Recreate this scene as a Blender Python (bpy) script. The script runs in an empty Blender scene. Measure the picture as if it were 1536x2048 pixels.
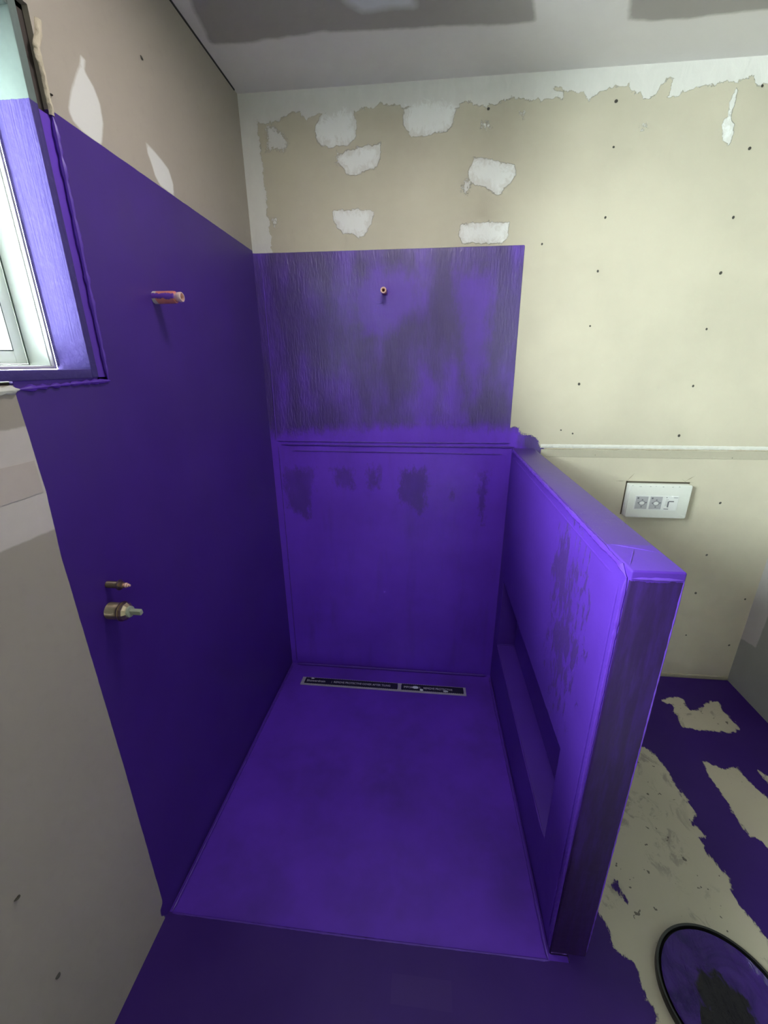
import bpy, bmesh, math, random
import numpy as np
from mathutils import Vector, Matrix, noise as mnoise

scene = bpy.context.scene
COL = scene.collection

# ------------------------------------------------------------------ camera
cam_data = bpy.data.cameras.new('camera')
cam = bpy.data.objects.new('camera', cam_data)
COL.objects.link(cam)
CF = Vector((-0.09791986, 0.93720221, -0.33475919))
CR = Vector((0.99480295, 0.10161011, -0.00651737))
CU = Vector((-0.02790682, 0.33365761, 0.94228117))
m = Matrix.Identity(4)
for i in range(3):
    m[i][0] = CR[i]; m[i][1] = CU[i]; m[i][2] = -CF[i]
m[0][3], m[1][3], m[2][3] = 0.7636, -1.98166, 1.57489
cam.matrix_world = m
cam_data.sensor_fit = 'VERTICAL'
cam_data.sensor_height = 36.0
cam_data.lens = 834.27 / 2048 * 36.0
cam_data.clip_start = 0.02
scene.camera = cam

# ------------------------------------------------------------------ daylight
scene.view_settings.view_transform = 'Standard'
scene.view_settings.look = 'None'
scene.view_settings.gamma = 1.0
scene.view_settings.use_curve_mapping = False
EXPOSURE = 3.08
scene.view_settings.exposure = EXPOSURE
WORLD_STRENGTH = 48.0
SKY_DIM, SKY_BRIGHT = 0.33, 2.05
world = bpy.data.worlds.new('sky'); scene.world = world
world.use_nodes = True
wn = world.node_tree.nodes; wl = world.node_tree.links
wn.clear()
wo = wn.new('ShaderNodeOutputWorld'); wb = wn.new('ShaderNodeBackground')
wt = wn.new('ShaderNodeTexCoord'); ws = wn.new('ShaderNodeSeparateXYZ'); wr = wn.new('ShaderNodeValToRGB')
wl.new(wt.outputs['Generated'], ws.inputs[0]); 
# hazy bright horizon, brighter again near the zenith (strength over sin(elevation))
wr.color_ramp.elements[0].position = 0.0; wr.color_ramp.elements[0].color = (0.32, 0.32, 0.32, 1)
wr.color_ramp.elements[1].position = 1.0; wr.color_ramp.elements[1].color = (0.9, 0.9, 0.9, 1)
for ps_, v_ in ((0.48, 0.34), (0.56, 0.40), (0.75, 0.38), (0.86, 0.50), (0.95, 0.90)):
    e_ = wr.color_ramp.elements.new(ps_); e_.color = (v_, v_, v_, 1)
wm = wn.new('ShaderNodeMapRange')
for i_, v_ in zip((1, 2, 3, 4), (-1.0, 1.0, 0.0, 1.0)): wm.inputs[i_].default_value = v_
wl.new(ws.outputs['Z'], wm.inputs[0]); wl.new(wm.outputs[0], wr.inputs[0])
wk = wn.new('ShaderNodeMath'); wk.operation = 'MULTIPLY'; wk.inputs[1].default_value = WORLD_STRENGTH
# sky brighter on the side the sun stands behind the haze
def wmath(op, a, b):
    n_ = wn.new('ShaderNodeMath'); n_.operation = op
    for s_, v_ in zip(n_.inputs, (a, b)):
        if isinstance(v_, (int, float)): s_.default_value = v_
        else: wl.new(v_, s_)
    return n_.outputs[0]
hl = wmath('SQRT', wmath('ADD', wmath('MULTIPLY', ws.outputs['X'], ws.outputs['X']), wmath('MULTIPLY', ws.outputs['Y'], ws.outputs['Y'])), 0)
az = wmath('DIVIDE', wmath('MULTIPLY', ws.outputs['Y'], -1.0), wmath('ADD', hl, 0.001))
wz = wn.new('ShaderNodeMapRange'); wz.interpolation_type = 'SMOOTHSTEP'
for i_, v_ in zip((1, 2, 3, 4), (0.52, 0.96, SKY_DIM, SKY_BRIGHT)): wz.inputs[i_].default_value = v_
wl.new(az, wz.inputs[0])
wl.new(wmath('MULTIPLY', wr.outputs[0], wz.outputs[0]), wk.inputs[0]); wl.new(wk.outputs[0], wb.inputs['Strength'])
wb.inputs['Color'].default_value = (0.93, 1.0, 0.98, 1)
wl.new(wb.outputs[0], wo.inputs[0])

scene.cycles.max_bounces = 14; scene.cycles.diffuse_bounces = 8

# room and opening sizes (metres)
FZ, CZ = -0.033, 2.556           # bathroom floor, ceiling
XR, YR = 2.399, -3.30            # right wall, rear wall
WX, WT, WL, WH = 1.159, 0.101, 1.226, 1.20   # partition: inner face, thickness, length, height
WY0, WY1, WZ0, WZ1 = -1.055, -2.65, 1.568, 2.18   # clear opening between the window liners

def portal(name, loc, rot, sx, sy):
    ld = bpy.data.lights.new(name, 'AREA'); ld.shape = 'RECTANGLE'; ld.size = sx; ld.size_y = sy
    ld.cycles.is_portal = True
    o = bpy.data.objects.new(name, ld); COL.objects.link(o); o.location = loc; o.rotation_euler = rot
    return o
portal('daylight_portal', (-0.18, (WY0+WY1)/2, (WZ0+WZ1)/2), (0, -math.pi/2, 0), WZ1-WZ0, WY0-WY1)
DOOR_ANGLE = 0
FILL_WATT = 0.95  # power of the added fill light that brightens the shower

# outlines of paint, filler and board areas, in metres on their own surface
MUD_BAND=[(0.087,2.015),(0.071,2.472),(0.096,2.459),(0.111,2.465),(0.162,2.464),(0.174,2.478),(0.204,2.487),(0.24,2.486),(0.25,2.471),(0.263,2.465),(0.286,2.475),(0.315,2.479),(0.428,2.48),(0.463,2.479),(0.491,2.486),(0.533,2.487),(0.557,2.502),(0.564,2.491),(0.588,2.492),(0.598,2.499),(0.609,2.488),(0.636,2.481),(0.833,2.465),(0.859,2.48),(0.885,2.484),(0.906,2.475),(0.946,2.467),(0.972,2.474),(0.996,2.475),(0.964,2.471),(1.004,2.48),(1.044,2.489),(1.091,2.482),(1.118,2.476),(1.138,2.481),(1.145,2.473),(1.164,2.481),(1.217,2.476),(1.219,2.49),(1.187,2.507),(1.209,2.511),(1.234,2.494),(1.268,2.487),(1.289,2.497),(1.289,2.483),(1.309,2.469),(1.339,2.483),(1.376,2.497),(1.407,2.5),(1.434,2.494),(1.443,2.514),(1.444,2.488),(1.481,2.475),(1.503,2.461),(1.534,2.465),(1.548,2.487),(1.568,2.512),(1.587,2.508),(1.578,2.462),(1.615,2.465),(1.673,2.485),(1.727,2.487),(1.756,2.493),(1.8,2.488),(1.816,2.495),(1.851,2.501),(1.87,2.474),(1.901,2.483),(2.5,2.4),(2.5,2.62),(-0.05,2.62),(-0.05,1.95)]
MUD_BLOBS=[[(0.322,2.478),(0.298,2.443),(0.299,2.404),(0.323,2.38),(0.359,2.369),(0.381,2.377),(0.417,2.372),(0.453,2.393),(0.461,2.418),(0.459,2.452),(0.453,2.485),(0.414,2.493),(0.386,2.489)],[(0.643,2.475),(0.64,2.432),(0.672,2.389),(0.682,2.396),(0.727,2.391),(0.782,2.4),(0.822,2.412),(0.834,2.444),(0.833,2.471),(0.771,2.501),(0.704,2.504)],[(0.38,2.348),(0.416,2.358),(0.467,2.37),(0.556,2.377),(0.552,2.329),(0.523,2.292),(0.509,2.298),(0.45,2.275),(0.421,2.281),(0.393,2.318),(0.382,2.33)],[(0.356,2.165),(0.402,2.167),(0.461,2.167),(0.524,2.156),(0.512,2.106),(0.482,2.075),(0.462,2.062),(0.448,2.076),(0.398,2.084),(0.369,2.104),(0.355,2.136)],[(0.91,2.317),(0.972,2.308),(1.068,2.285),(1.076,2.262),(1.055,2.223),(1.01,2.192),(0.96,2.219),(0.902,2.237),(0.89,2.27)],[(0.875,2.097),(0.978,2.105),(1.064,2.099),(1.064,2.057),(1.043,2.028),(0.884,2.033),(0.868,2.071)],[(1.802,2.47),(1.809,2.426),(1.803,2.4),(1.819,2.378),(1.828,2.33),(1.817,2.313),(1.795,2.326),(1.783,2.359),(1.783,2.385),(1.795,2.398),(1.79,2.438)]]
MUD_SPECK=[[(0.102,2.448),(0.131,2.449),(0.169,2.424),(0.185,2.392),(0.168,2.372),(0.124,2.38),(0.098,2.376),(0.109,2.413)],[(0.097,2.145),(0.121,2.145),(0.106,2.116)],[(0.38,2.354),(0.393,2.318),(0.379,2.325)],[(0.886,2.247),(0.907,2.243),(0.892,2.203),(0.87,2.215)],[(1.071,2.444),(1.085,2.443),(1.084,2.429)],[(1.511,2.386),(1.524,2.384),(1.508,2.37)],[(0.934,2.42),(0.955,2.419),(0.97,2.405),(0.935,2.406)]]
PAINT_BACK=[[(0.008,2.022),(1.132,2.02),(1.141,1.294),(1.14,1.19),(1.25,1.19),(1.25,-0.2),(-0.05,-0.2),(-0.05,2.03)]]
PAINT_BACK_RAG=[[(1.121,1.297),(1.149,1.296),(1.17,1.299),(1.179,1.293),(1.187,1.276),(1.194,1.266),(1.215,1.265),(1.229,1.262),(1.246,1.257),(1.258,1.251),(1.272,1.239),(1.276,1.225),(1.279,1.213),(1.301,1.206),(1.308,1.201),(1.308,1.186),(1.299,1.179),(1.297,1.16),(1.287,1.161),(1.248,1.19),(1.181,1.16),(1.17,0.9),(1.1,0.9),(1.1,1.29)]]
THICK=[[(0.04,1.26),(0.588,1.303),(0.752,1.316),(1.168,1.291),(1.2,1.262),(1.194,1.209),(1.2,1.2),(1.2,-0.2),(-0.1,-0.2),(-0.1,1.27)],[(0.492,1.936),(0.535,1.957),(0.629,1.951),(0.705,1.904),(0.707,1.836),(0.682,1.782),(0.639,1.751),(0.604,1.711),(0.55,1.687),(0.478,1.696),(0.444,1.754),(0.428,1.833),(0.457,1.91)],[(0.723,1.565),(0.774,1.538),(0.799,1.446),(0.804,1.307),(0.706,1.307),(0.717,1.489)],[(0.852,1.571),(0.895,1.571),(0.921,1.488),(0.946,1.308),(0.849,1.308),(0.845,1.489)],[(0.863,1.928),(1.008,1.924),(1.018,1.715),(1.002,1.564),(0.977,1.404),(0.926,1.53),(0.904,1.665)]]
WORN=[[(0.048,1.083),(0.21,1.086),(0.162,0.818),(0.06,0.878)],[(0.304,1.088),(0.397,1.082),(0.409,0.987),(0.322,1.007)],[(0.48,1.094),(0.533,1.095),(0.532,0.997),(0.481,0.996)],[(0.645,1.083),(0.766,1.096),(0.772,1.002),(0.748,0.852),(0.682,0.911),(0.632,0.917),(0.638,0.999)],[(1.029,1.083),(1.056,1.087),(1.055,1.009),(1.045,0.815),(1.018,0.994)],[(0.887,0.998),(0.91,0.954),(0.904,0.939),(0.89,0.946)]]
MUD_LEFT=[[(-0.881,2.204),(-0.868,2.202),(-0.879,2.179),(-0.858,2.164),(-0.846,2.14),(-0.846,2.101),(-0.861,2.068),(-0.869,2.051),(-0.924,2.055),(-0.946,2.064),(-0.953,2.079),(-0.938,2.11),(-0.914,2.149),(-0.887,2.186)],[(-0.683,2.133),(-0.623,2.12),(-0.587,2.107),(-0.574,2.077),(-0.578,2.046),(-0.644,2.049),(-0.663,2.067),(-0.67,2.086),(-0.682,2.109)]]
PAINT_LEFT=[[(0.05,2.031),(-1.1,2.058),(-1.25,2.055),(-1.251,1.547),(-1.247,1.33),(-1.255,1.2),(-1.252,0.6),(-1.254,0.03),(-1.27,0.02),(-1.272,-0.005),(-1.262,-0.02),(-1.262,-0.2),(0.05,-0.2)]]
BARE=[[(1.971,-0.187),(1.993,-0.207),(2.021,-0.205),(2.019,-0.223),(1.995,-0.254),(2.002,-0.281),(1.988,-0.316),(1.991,-0.348),(2.052,-0.361),(2.117,-0.358),(2.159,-0.361),(2.18,-0.366),(2.246,-0.333),(2.245,-0.278),(2.239,-0.23),(2.252,-0.168),(2.217,-0.164),(2.163,-0.202),(2.117,-0.239),(2.081,-0.239),(2.075,-0.21),(2.088,-0.172),(2.07,-0.151),(2.013,-0.168)],[(1.973,-0.529),(2.003,-0.542),(2.038,-0.557),(2.098,-0.546),(2.098,-0.592),(2.108,-0.634),(2.128,-0.676),(2.171,-0.726),(2.021,-0.928),(1.992,-0.87),(1.984,-0.84),(1.96,-0.831),(1.954,-0.8),(1.957,-0.76),(1.96,-0.717),(1.959,-0.672),(1.957,-0.62),(1.964,-0.564)],[(2.172,-0.549),(2.198,-0.577),(2.258,-0.61),(2.206,-0.68),(2.176,-0.609),(2.173,-0.569)]]
PAINT_FLOOR=[[(1.757,-0.475),(1.773,-0.496),(1.792,-0.533),(1.796,-0.58),(1.799,-0.626),(1.8,-0.674),(1.794,-0.695),(1.808,-0.687),(1.818,-0.713),(1.805,-0.719),(1.81,-0.753),(1.808,-0.778),(1.782,-0.801),(1.775,-0.81),(1.792,-0.82),(1.801,-0.848),(1.779,-0.856),(1.775,-0.882),(1.769,-0.912),(1.777,-0.932),(1.787,-0.954),(1.796,-0.98),(1.79,-0.996),(1.779,-1.022),(1.778,-1.054),(1.786,-1.082),(1.798,-1.111),(1.805,-1.136),(1.82,-1.198),(2.5,-1.5),(2.5,0.05),(1.17,0.05),(1.17,-0.45)],[(1.272,-1.09),(1.335,-1.112),(1.339,-1.134),(1.352,-1.163),(1.346,-1.192),(1.358,-1.205),(1.382,-1.226),(1.394,-1.246),(1.391,-1.276),(1.387,-1.299),(1.4,-1.31),(1.406,-1.33),(1.372,-1.356),(1.36,-1.406),(1.5,-1.7),(1.3,-2.1),(0.6,-2.4),(-0.1,-2.5),(-0.1,-1.1),(1.1,-1.1)],[(1.397,-1.037),(1.418,-1.02),(1.426,-1.027),(1.431,-1.04),(1.432,-1.063),(1.43,-1.082),(1.421,-1.078),(1.417,-1.062),(1.412,-1.049),(1.403,-1.043)]]
CEIL_BOARD=[[(0.075,-3.4),(0.07,-0.5),(0.031,-0.267),(0.148,-0.258),(0.226,-0.265),(0.314,-0.268),(0.413,-0.276),(0.519,-0.264),(0.637,-0.263),(0.869,-0.25),(0.976,-0.24),(1.053,-0.247),(1.0,-0.45),(0.98,-3.4)],[(1.22,-3.4),(1.22,-0.6),(1.332,-0.215),(1.401,-0.205),(1.561,-0.207),(1.732,-0.213),(2.5,-0.2),(2.5,-3.4)]]
CEIL_PATCH=[[(0.489,-0.387),(0.507,-0.365),(0.537,-0.341),(0.588,-0.345),(0.693,-0.344),(0.7,-0.46),(0.52,-0.47)]]
MUD_RIGHT=[[(0.015,0.73),(-0.103,0.434),(-0.097,0.245),(-0.076,0.246),(0.021,0.226),(0.018,0.502),(0.011,0.568),(0.013,0.692)]]
SCREWS_BACK=[(1.405,2.458),(1.419,2.324),(1.891,2.298),(1.426,2.103),(1.89,2.087),(1.198,2.021),(1.427,1.92),(1.891,1.902),(0.955,2.46),(1.885,2.474),(1.428,1.718),(1.887,1.7),(1.417,1.486),(1.886,1.477),(1.367,1.286),(1.42,1.271),(1.875,1.266),(1.533,1.174),(2.119,1.169),(2.121,0.958),(2.125,0.693),(2.123,0.483),(2.133,0.234),(2.353,0.187),(2.358,0.461)]
SCREWS_LEFT=[(-0.999,2.082),(-0.64,2.327),(-1.548,0.609),(-1.542,0.332)]
# ------------------------------------------------------------------ shader helpers
class NB:
    def __init__(s, name):
        s.m = bpy.data.materials.new(name); s.m.use_nodes = True
        s.t = s.m.node_tree; s.t.nodes.clear()
        s.out = s.t.nodes.new('ShaderNodeOutputMaterial')
        s.b = s.t.nodes.new('ShaderNodeBsdfPrincipled')
        s.t.links.new(s.b.outputs[0], s.out.inputs[0])
        s.tc = s.t.nodes.new('ShaderNodeTexCoord')
        s.P = s.tc.outputs['Object']
    def put(s, sock, v):
        if isinstance(v, bpy.types.NodeSocket): s.t.links.new(v, sock)
        elif isinstance(v, tuple) and len(v) == 3 and sock.type == 'RGBA': sock.default_value = (*v, 1)
        else: sock.default_value = v
    def math(s, op, a, b=0.0, c=None, clamp=False):
        n = s.t.nodes.new('ShaderNodeMath'); n.operation = op; n.use_clamp = clamp
        s.put(n.inputs[0], a); s.put(n.inputs[1], b)
        if c is not None: s.put(n.inputs[2], c)
        return n.outputs[0]
    def scale(s, v):
        n = s.t.nodes.new('ShaderNodeVectorMath'); n.operation = 'MULTIPLY'
        s.put(n.inputs[0], s.P); n.inputs[1].default_value = v
        return n.outputs[0]
    def noise(s, sc=(1, 1, 1), size=10.0, detail=4.0, rough=0.55, dist=0.0):
        n = s.t.nodes.new('ShaderNodeTexNoise')
        s.t.links.new(s.scale(sc), n.inputs['Vector'])
        n.inputs['Scale'].default_value = size; n.inputs['Detail'].default_value = detail
        n.inputs['Roughness'].default_value = rough; n.inputs['Distortion'].default_value = dist
        return n.outputs['Fac']
    def attr(s, name):
        n = s.t.nodes.new('ShaderNodeAttribute'); n.attribute_name = name
        return n.outputs['Fac']
    def mask(s, sdf, nz, amp, soft):
        d = s.math('MULTIPLY_ADD', nz, 2*amp, s.math('SUBTRACT', sdf, amp))
        return s.math('MULTIPLY_ADD', d, 1.0/soft, 0.5, clamp=True)
    def step(s, v, lo, hi):
        n = s.t.nodes.new('ShaderNodeMapRange'); n.interpolation_type = 'SMOOTHSTEP'
        s.put(n.inputs[0], v); n.inputs[1].default_value = lo; n.inputs[2].default_value = hi
        return n.outputs[0]
    def mix(s, f, a, b):
        n = s.t.nodes.new('ShaderNodeMix'); n.data_type = 'RGBA'
        s.put(n.inputs[0], f); s.put(n.inputs[6], a); s.put(n.inputs[7], b)
        return n.outputs[2]
    def mixf(s, f, a, b):
        n = s.t.nodes.new('ShaderNodeMix'); n.data_type = 'FLOAT'
        s.put(n.inputs[0], f); s.put(n.inputs[2], a); s.put(n.inputs[3], b)
        return n.outputs[0]
    def bump(s, h, strength=1.0, dist=0.001):
        n = s.t.nodes.new('ShaderNodeBump'); n.inputs['Strength'].default_value = strength
        n.inputs['Distance'].default_value = dist; s.put(n.inputs['Height'], h)
        s.t.links.new(n.outputs[0], s.b.inputs['Normal'])
    def sep(s):
        n = s.t.nodes.new('ShaderNodeSeparateXYZ'); s.t.links.new(s.P, n.inputs[0]); return n.outputs
    def ell(s, u, v, cu, cv, ru, rv):
        a = s.math('DIVIDE', s.math('SUBTRACT', u, cu), ru); b = s.math('DIVIDE', s.math('SUBTRACT', v, cv), rv)
        return s.math('SUBTRACT', 1.0, s.math('SQRT', s.math('ADD', s.math('MULTIPLY', a, a), s.math('MULTIPLY', b, b))))
    def fin(s, col, rough, spec=0.5, metal=0.0):
        s.put(s.b.inputs['Base Color'], col); s.put(s.b.inputs['Roughness'], rough)
        s.b.inputs['Specular IOR Level'].default_value = spec; s.b.inputs['Metallic'].default_value = metal
        return s.m

PURPLE = (0.165, 0.047, 0.690)     # fresh membrane coat
PURPLE2 = (0.140, 0.038, 0.590)
THIN = (0.052, 0.022, 0.165)
SCANT_SHADE = (0.020, 0.007, 0.060)     # scant, streaky coat on the partition end, darkened to paint in its shade       # thin first coat
PAPER = (0.565, 0.520, 0.410)      # plasterboard paper
MUD = (0.740, 0.725, 0.690)        # joint compound
BOARD = (0.33, 0.29, 0.255)

def plain(name, col, rough=0.5, metal=0.0, spec=0.5, var=0.12, size=30, bumpd=0.0):
    n = NB(name)
    nz = n.noise(size=size)
    c2 = tuple(c*(1-var) for c in col)
    if bumpd: n.bump(n.noise(size=size*4), 1.0, bumpd)
    return n.fin(n.mix(nz, col, c2), rough, spec, metal)

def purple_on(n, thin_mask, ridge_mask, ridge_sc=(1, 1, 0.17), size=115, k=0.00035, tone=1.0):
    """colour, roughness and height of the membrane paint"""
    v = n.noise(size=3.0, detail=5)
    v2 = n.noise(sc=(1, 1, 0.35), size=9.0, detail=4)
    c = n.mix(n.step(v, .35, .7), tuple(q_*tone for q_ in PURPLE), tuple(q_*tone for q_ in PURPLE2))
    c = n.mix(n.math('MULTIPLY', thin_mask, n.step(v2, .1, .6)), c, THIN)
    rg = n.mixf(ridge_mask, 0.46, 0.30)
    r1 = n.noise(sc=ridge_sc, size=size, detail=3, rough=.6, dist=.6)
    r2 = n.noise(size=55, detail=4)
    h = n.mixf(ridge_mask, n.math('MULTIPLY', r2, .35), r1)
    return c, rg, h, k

# ------------------------------------------------------------------ geometry helpers
def link(me, name, mat=None, parent=None):
    o = bpy.data.objects.new(name, me); COL.objects.link(o)
    if mat is not None and len(me.materials) == 0: me.materials.append(mat)
    if parent is not None: o.parent = parent
    return o
def obj(name, bm, mat=None, parent=None, smooth=False):
    me = bpy.data.meshes.new(name)
    bmesh.ops.recalc_face_normals(bm, faces=bm.faces)
    bm.to_mesh(me); bm.free()
    if smooth:
        me.polygons.foreach_set('use_smooth', [True]*len(me.polygons))
        me.set_sharp_from_angle(angle=math.radians(40))
    return link(me, name, mat, parent)
def tag(o, label, cat, group=None, kind=None):
    o['label'] = label; o['category'] = cat
    if group: o['group'] = group
    if kind: o['kind'] = kind
    return o
def empty(name, loc=(0, 0, 0)):
    o = bpy.data.objects.new(name, None); COL.objects.link(o); o.location = loc
    o.empty_display_size = .05
    return o
def add_box(bm, x0, x1, y0, y1, z0, z1, bev=0.0, seg=2):
    b = bmesh.new()
    vs = [b.verts.new((x, y, z)) for x in (x0, x1) for y in (y0, y1) for z in (z0, z1)]
    for f in ((0, 1, 3, 2), (4, 6, 7, 5), (0, 4, 5, 1), (2, 3, 7, 6), (0, 2, 6, 4), (1, 5, 7, 3)):
        b.faces.new([vs[i] for i in f])
    bmesh.ops.recalc_face_normals(b, faces=b.faces)
    if bev: bmesh.ops.bevel(b, geom=list(b.edges), offset=bev, segments=seg, profile=.5, affect='EDGES')
    me = bpy.data.meshes.new('t'); b.to_mesh(me); b.free(); bm.from_mesh(me); bpy.data.meshes.remove(me)
def box(name, x0, x1, y0, y1, z0, z1, mat, parent=None, bev=0.0, seg=2):
    bm = bmesh.new(); add_box(bm, x0, x1, y0, y1, z0, z1, bev, seg); return obj(name, bm, mat, parent, smooth=bev > 0)
def lathe(profile, axis='x', seg=40, close_start=True, close_end=True):
    """profile: list of (t along axis, radius)"""
    bm = bmesh.new(); rings = []
    for t, r in profile:
        ring = []
        for i in range(seg):
            a = 2*math.pi*i/seg; c, s = r*math.cos(a), r*math.sin(a)
            co = {'x': (t, c, s), 'y': (c, t, s), 'z': (c, s, t)}[axis]
            ring.append(bm.verts.new(co))
        rings.append(ring)
    for a, b in zip(rings, rings[1:]):
        for i in range(seg): bm.faces.new((a[i], a[(i+1) % seg], b[(i+1) % seg], b[i]))
    if close_start: bm.faces.new(rings[0])
    if close_end: bm.faces.new(rings[-1])
    return bm

def sd_poly(X, Y, poly):
    """signed distance, positive inside"""
    d = np.full(X.shape, 1e9); inside = np.zeros(X.shape, bool); n = len(poly)
    for i in range(n):
        ax, ay = poly[i]; bx, by = poly[(i+1) % n]
        ex, ey = bx-ax, by-ay; L = ex*ex+ey*ey + 1e-12
        t = np.clip(((X-ax)*ex+(Y-ay)*ey)/L, 0, 1)
        d = np.minimum(d, (X-ax-t*ex)**2+(Y-ay-t*ey)**2)
        if ay != by:
            c = ((ay > Y) != (by > Y)) & (X < (bx-ax)*(Y-ay)/(by-ay)+ax)
            inside ^= c
    d = np.sqrt(d)
    return np.where(inside, d, -d)
def sd_union(X, Y, polys):
    r = np.full(X.shape, -1.0)
    for p_ in polys: r = np.maximum(r, sd_poly(X, Y, p_))
    return r

def panel(name, u, v, place, thick, mat, attrs, hole=None, parent=None, rims=True):
    """board of a fine grid: u, v coordinate lists; place(u,v,0/thickness) -> xyz; hole = (u0,u1,v0,v1)"""
    U, V = np.meshgrid(u, v); nu, nv = len(u), len(v)
    front = place(U.ravel(), V.ravel(), 0.0)
    keep = np.ones((nv-1, nu-1), bool)
    if hole:
        cu = (U[:-1, :-1]+U[1:, 1:])/2; cv_ = (V[:-1, :-1]+V[1:, 1:])/2
        keep &= ~((cu > hole[0]) & (cu < hole[1]) & (cv_ > hole[2]) & (cv_ < hole[3]))
    j, i = np.nonzero(keep); a = j*nu+i
    faces = np.stack([a, a+1, a+1+nu, a+nu], 1)
    # rim quads round every boundary edge, to the back of the board
    rim_v = []; rim_f = []
    def rim(loop):
        base = nu*nv+len(rim_v)
        for k_ in loop: rim_v.append(k_)
        n = len(loop)
        for q in range(n): rim_f.append((loop[q], loop[(q+1) % n], base+(q+1) % n, base+q))
    outer = [i for i in range(nu)]+[r*nu+nu-1 for r in range(1, nv)]+[(nv-1)*nu+i for i in range(nu-2, -1, -1)]+[r*nu for r in range(nv-2, 0, -1)]
    if rims: rim(outer)
    if hole and rims:
        i0, i1 = np.argmin(abs(u-hole[0])), np.argmin(abs(u-hole[1])); j0, j1 = np.argmin(abs(v-hole[2])), np.argmin(abs(v-hole[3]))
        loop = [j0*nu+i for i in range(i0, i1+1)]+[r*nu+i1 for r in range(j0+1, j1+1)]+[j1*nu+i for i in range(i1-1, i0-1, -1)]+[r*nu+i0 for r in range(j1-1, j0, -1)]
        rim(loop)
    rv = np.array(rim_v, dtype=int)
    back = place(U.ravel()[rv], V.ravel()[rv], thick)
    co = np.concatenate([front, back])
    me = bpy.data.meshes.new(name)
    me.from_pydata(co.tolist(), [], faces.tolist()+rim_f)
    me.update()
    for an, arr in attrs(U, V).items():
        at = me.attributes.new(an, 'FLOAT', 'POINT')
        flat = arr.ravel()
        at.data.foreach_set('value', np.concatenate([flat, flat[rv]]).astype(np.float32))
    o = link(me, name, mat, parent)
    return o
def axis_pts(a, b, step, fixed=()):
    pts = sorted(set([a, b]+[f for f in fixed if a < f < b])); out = []
    for p_, q_ in zip(pts, pts[1:]):
        n = max(1, round((q_-p_)/step)); out += list(np.linspace(p_, q_, n, endpoint=False))
    return np.array(out+[b])

def ridge(name, pts, r, mat, parent, seg=8, step=0.008, jit=.35, flat=1.0, seed=0):
    """uneven bead of paint or filler following a line"""
    bm = bmesh.new(); rings = []
    P = [Vector(p_) for p_ in pts]; path = []
    for a, b in zip(P, P[1:]):
        n = max(1, int((b-a).length/step)); path += [a.lerp(b, k/n) for k in range(n)]
    path.append(P[-1])
    for k, c in enumerate(path):
        t = (path[min(k+1, len(path)-1)]-path[max(k-1, 0)]).normalized()
        up = Vector((0, 0, 1)) if abs(t.z) < .8 else Vector((0, 1, 0))
        s = t.cross(up).normalized(); w = t.cross(s)
        e = min(1, k/3+.15, (len(path)-1-k)/3+.15)
        rr = r*e*(1+jit*mnoise.noise((c+Vector((seed*7.1, 0, 0)))*70)*1.4+jit*.5*mnoise.noise(c*12))
        rings.append([bm.verts.new(c+(s*math.cos(2*math.pi*i/seg)+w*math.sin(2*math.pi*i/seg))*rr) for i in range(seg)])
    for a, b in zip(rings, rings[1:]):
        for i in range(seg): bm.faces.new((a[i], a[(i+1) % seg], b[(i+1) % seg], b[i]))
    bm.faces.new(rings[0]); bm.faces.new(rings[-1])
    return obj(name, bm, mat, parent, smooth=True)

# ------------------------------------------------------------------ materials
def mat_purple(name, thin=None, ridged=0.0, spec=.5, **kw):
    n = NB(name)
    c, r, h, k = purple_on(n, thin(n) if thin else 0.0, ridged, **kw)
    n.bump(h, 1.0, k*2)
    return n.fin(c, r, spec)

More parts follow.
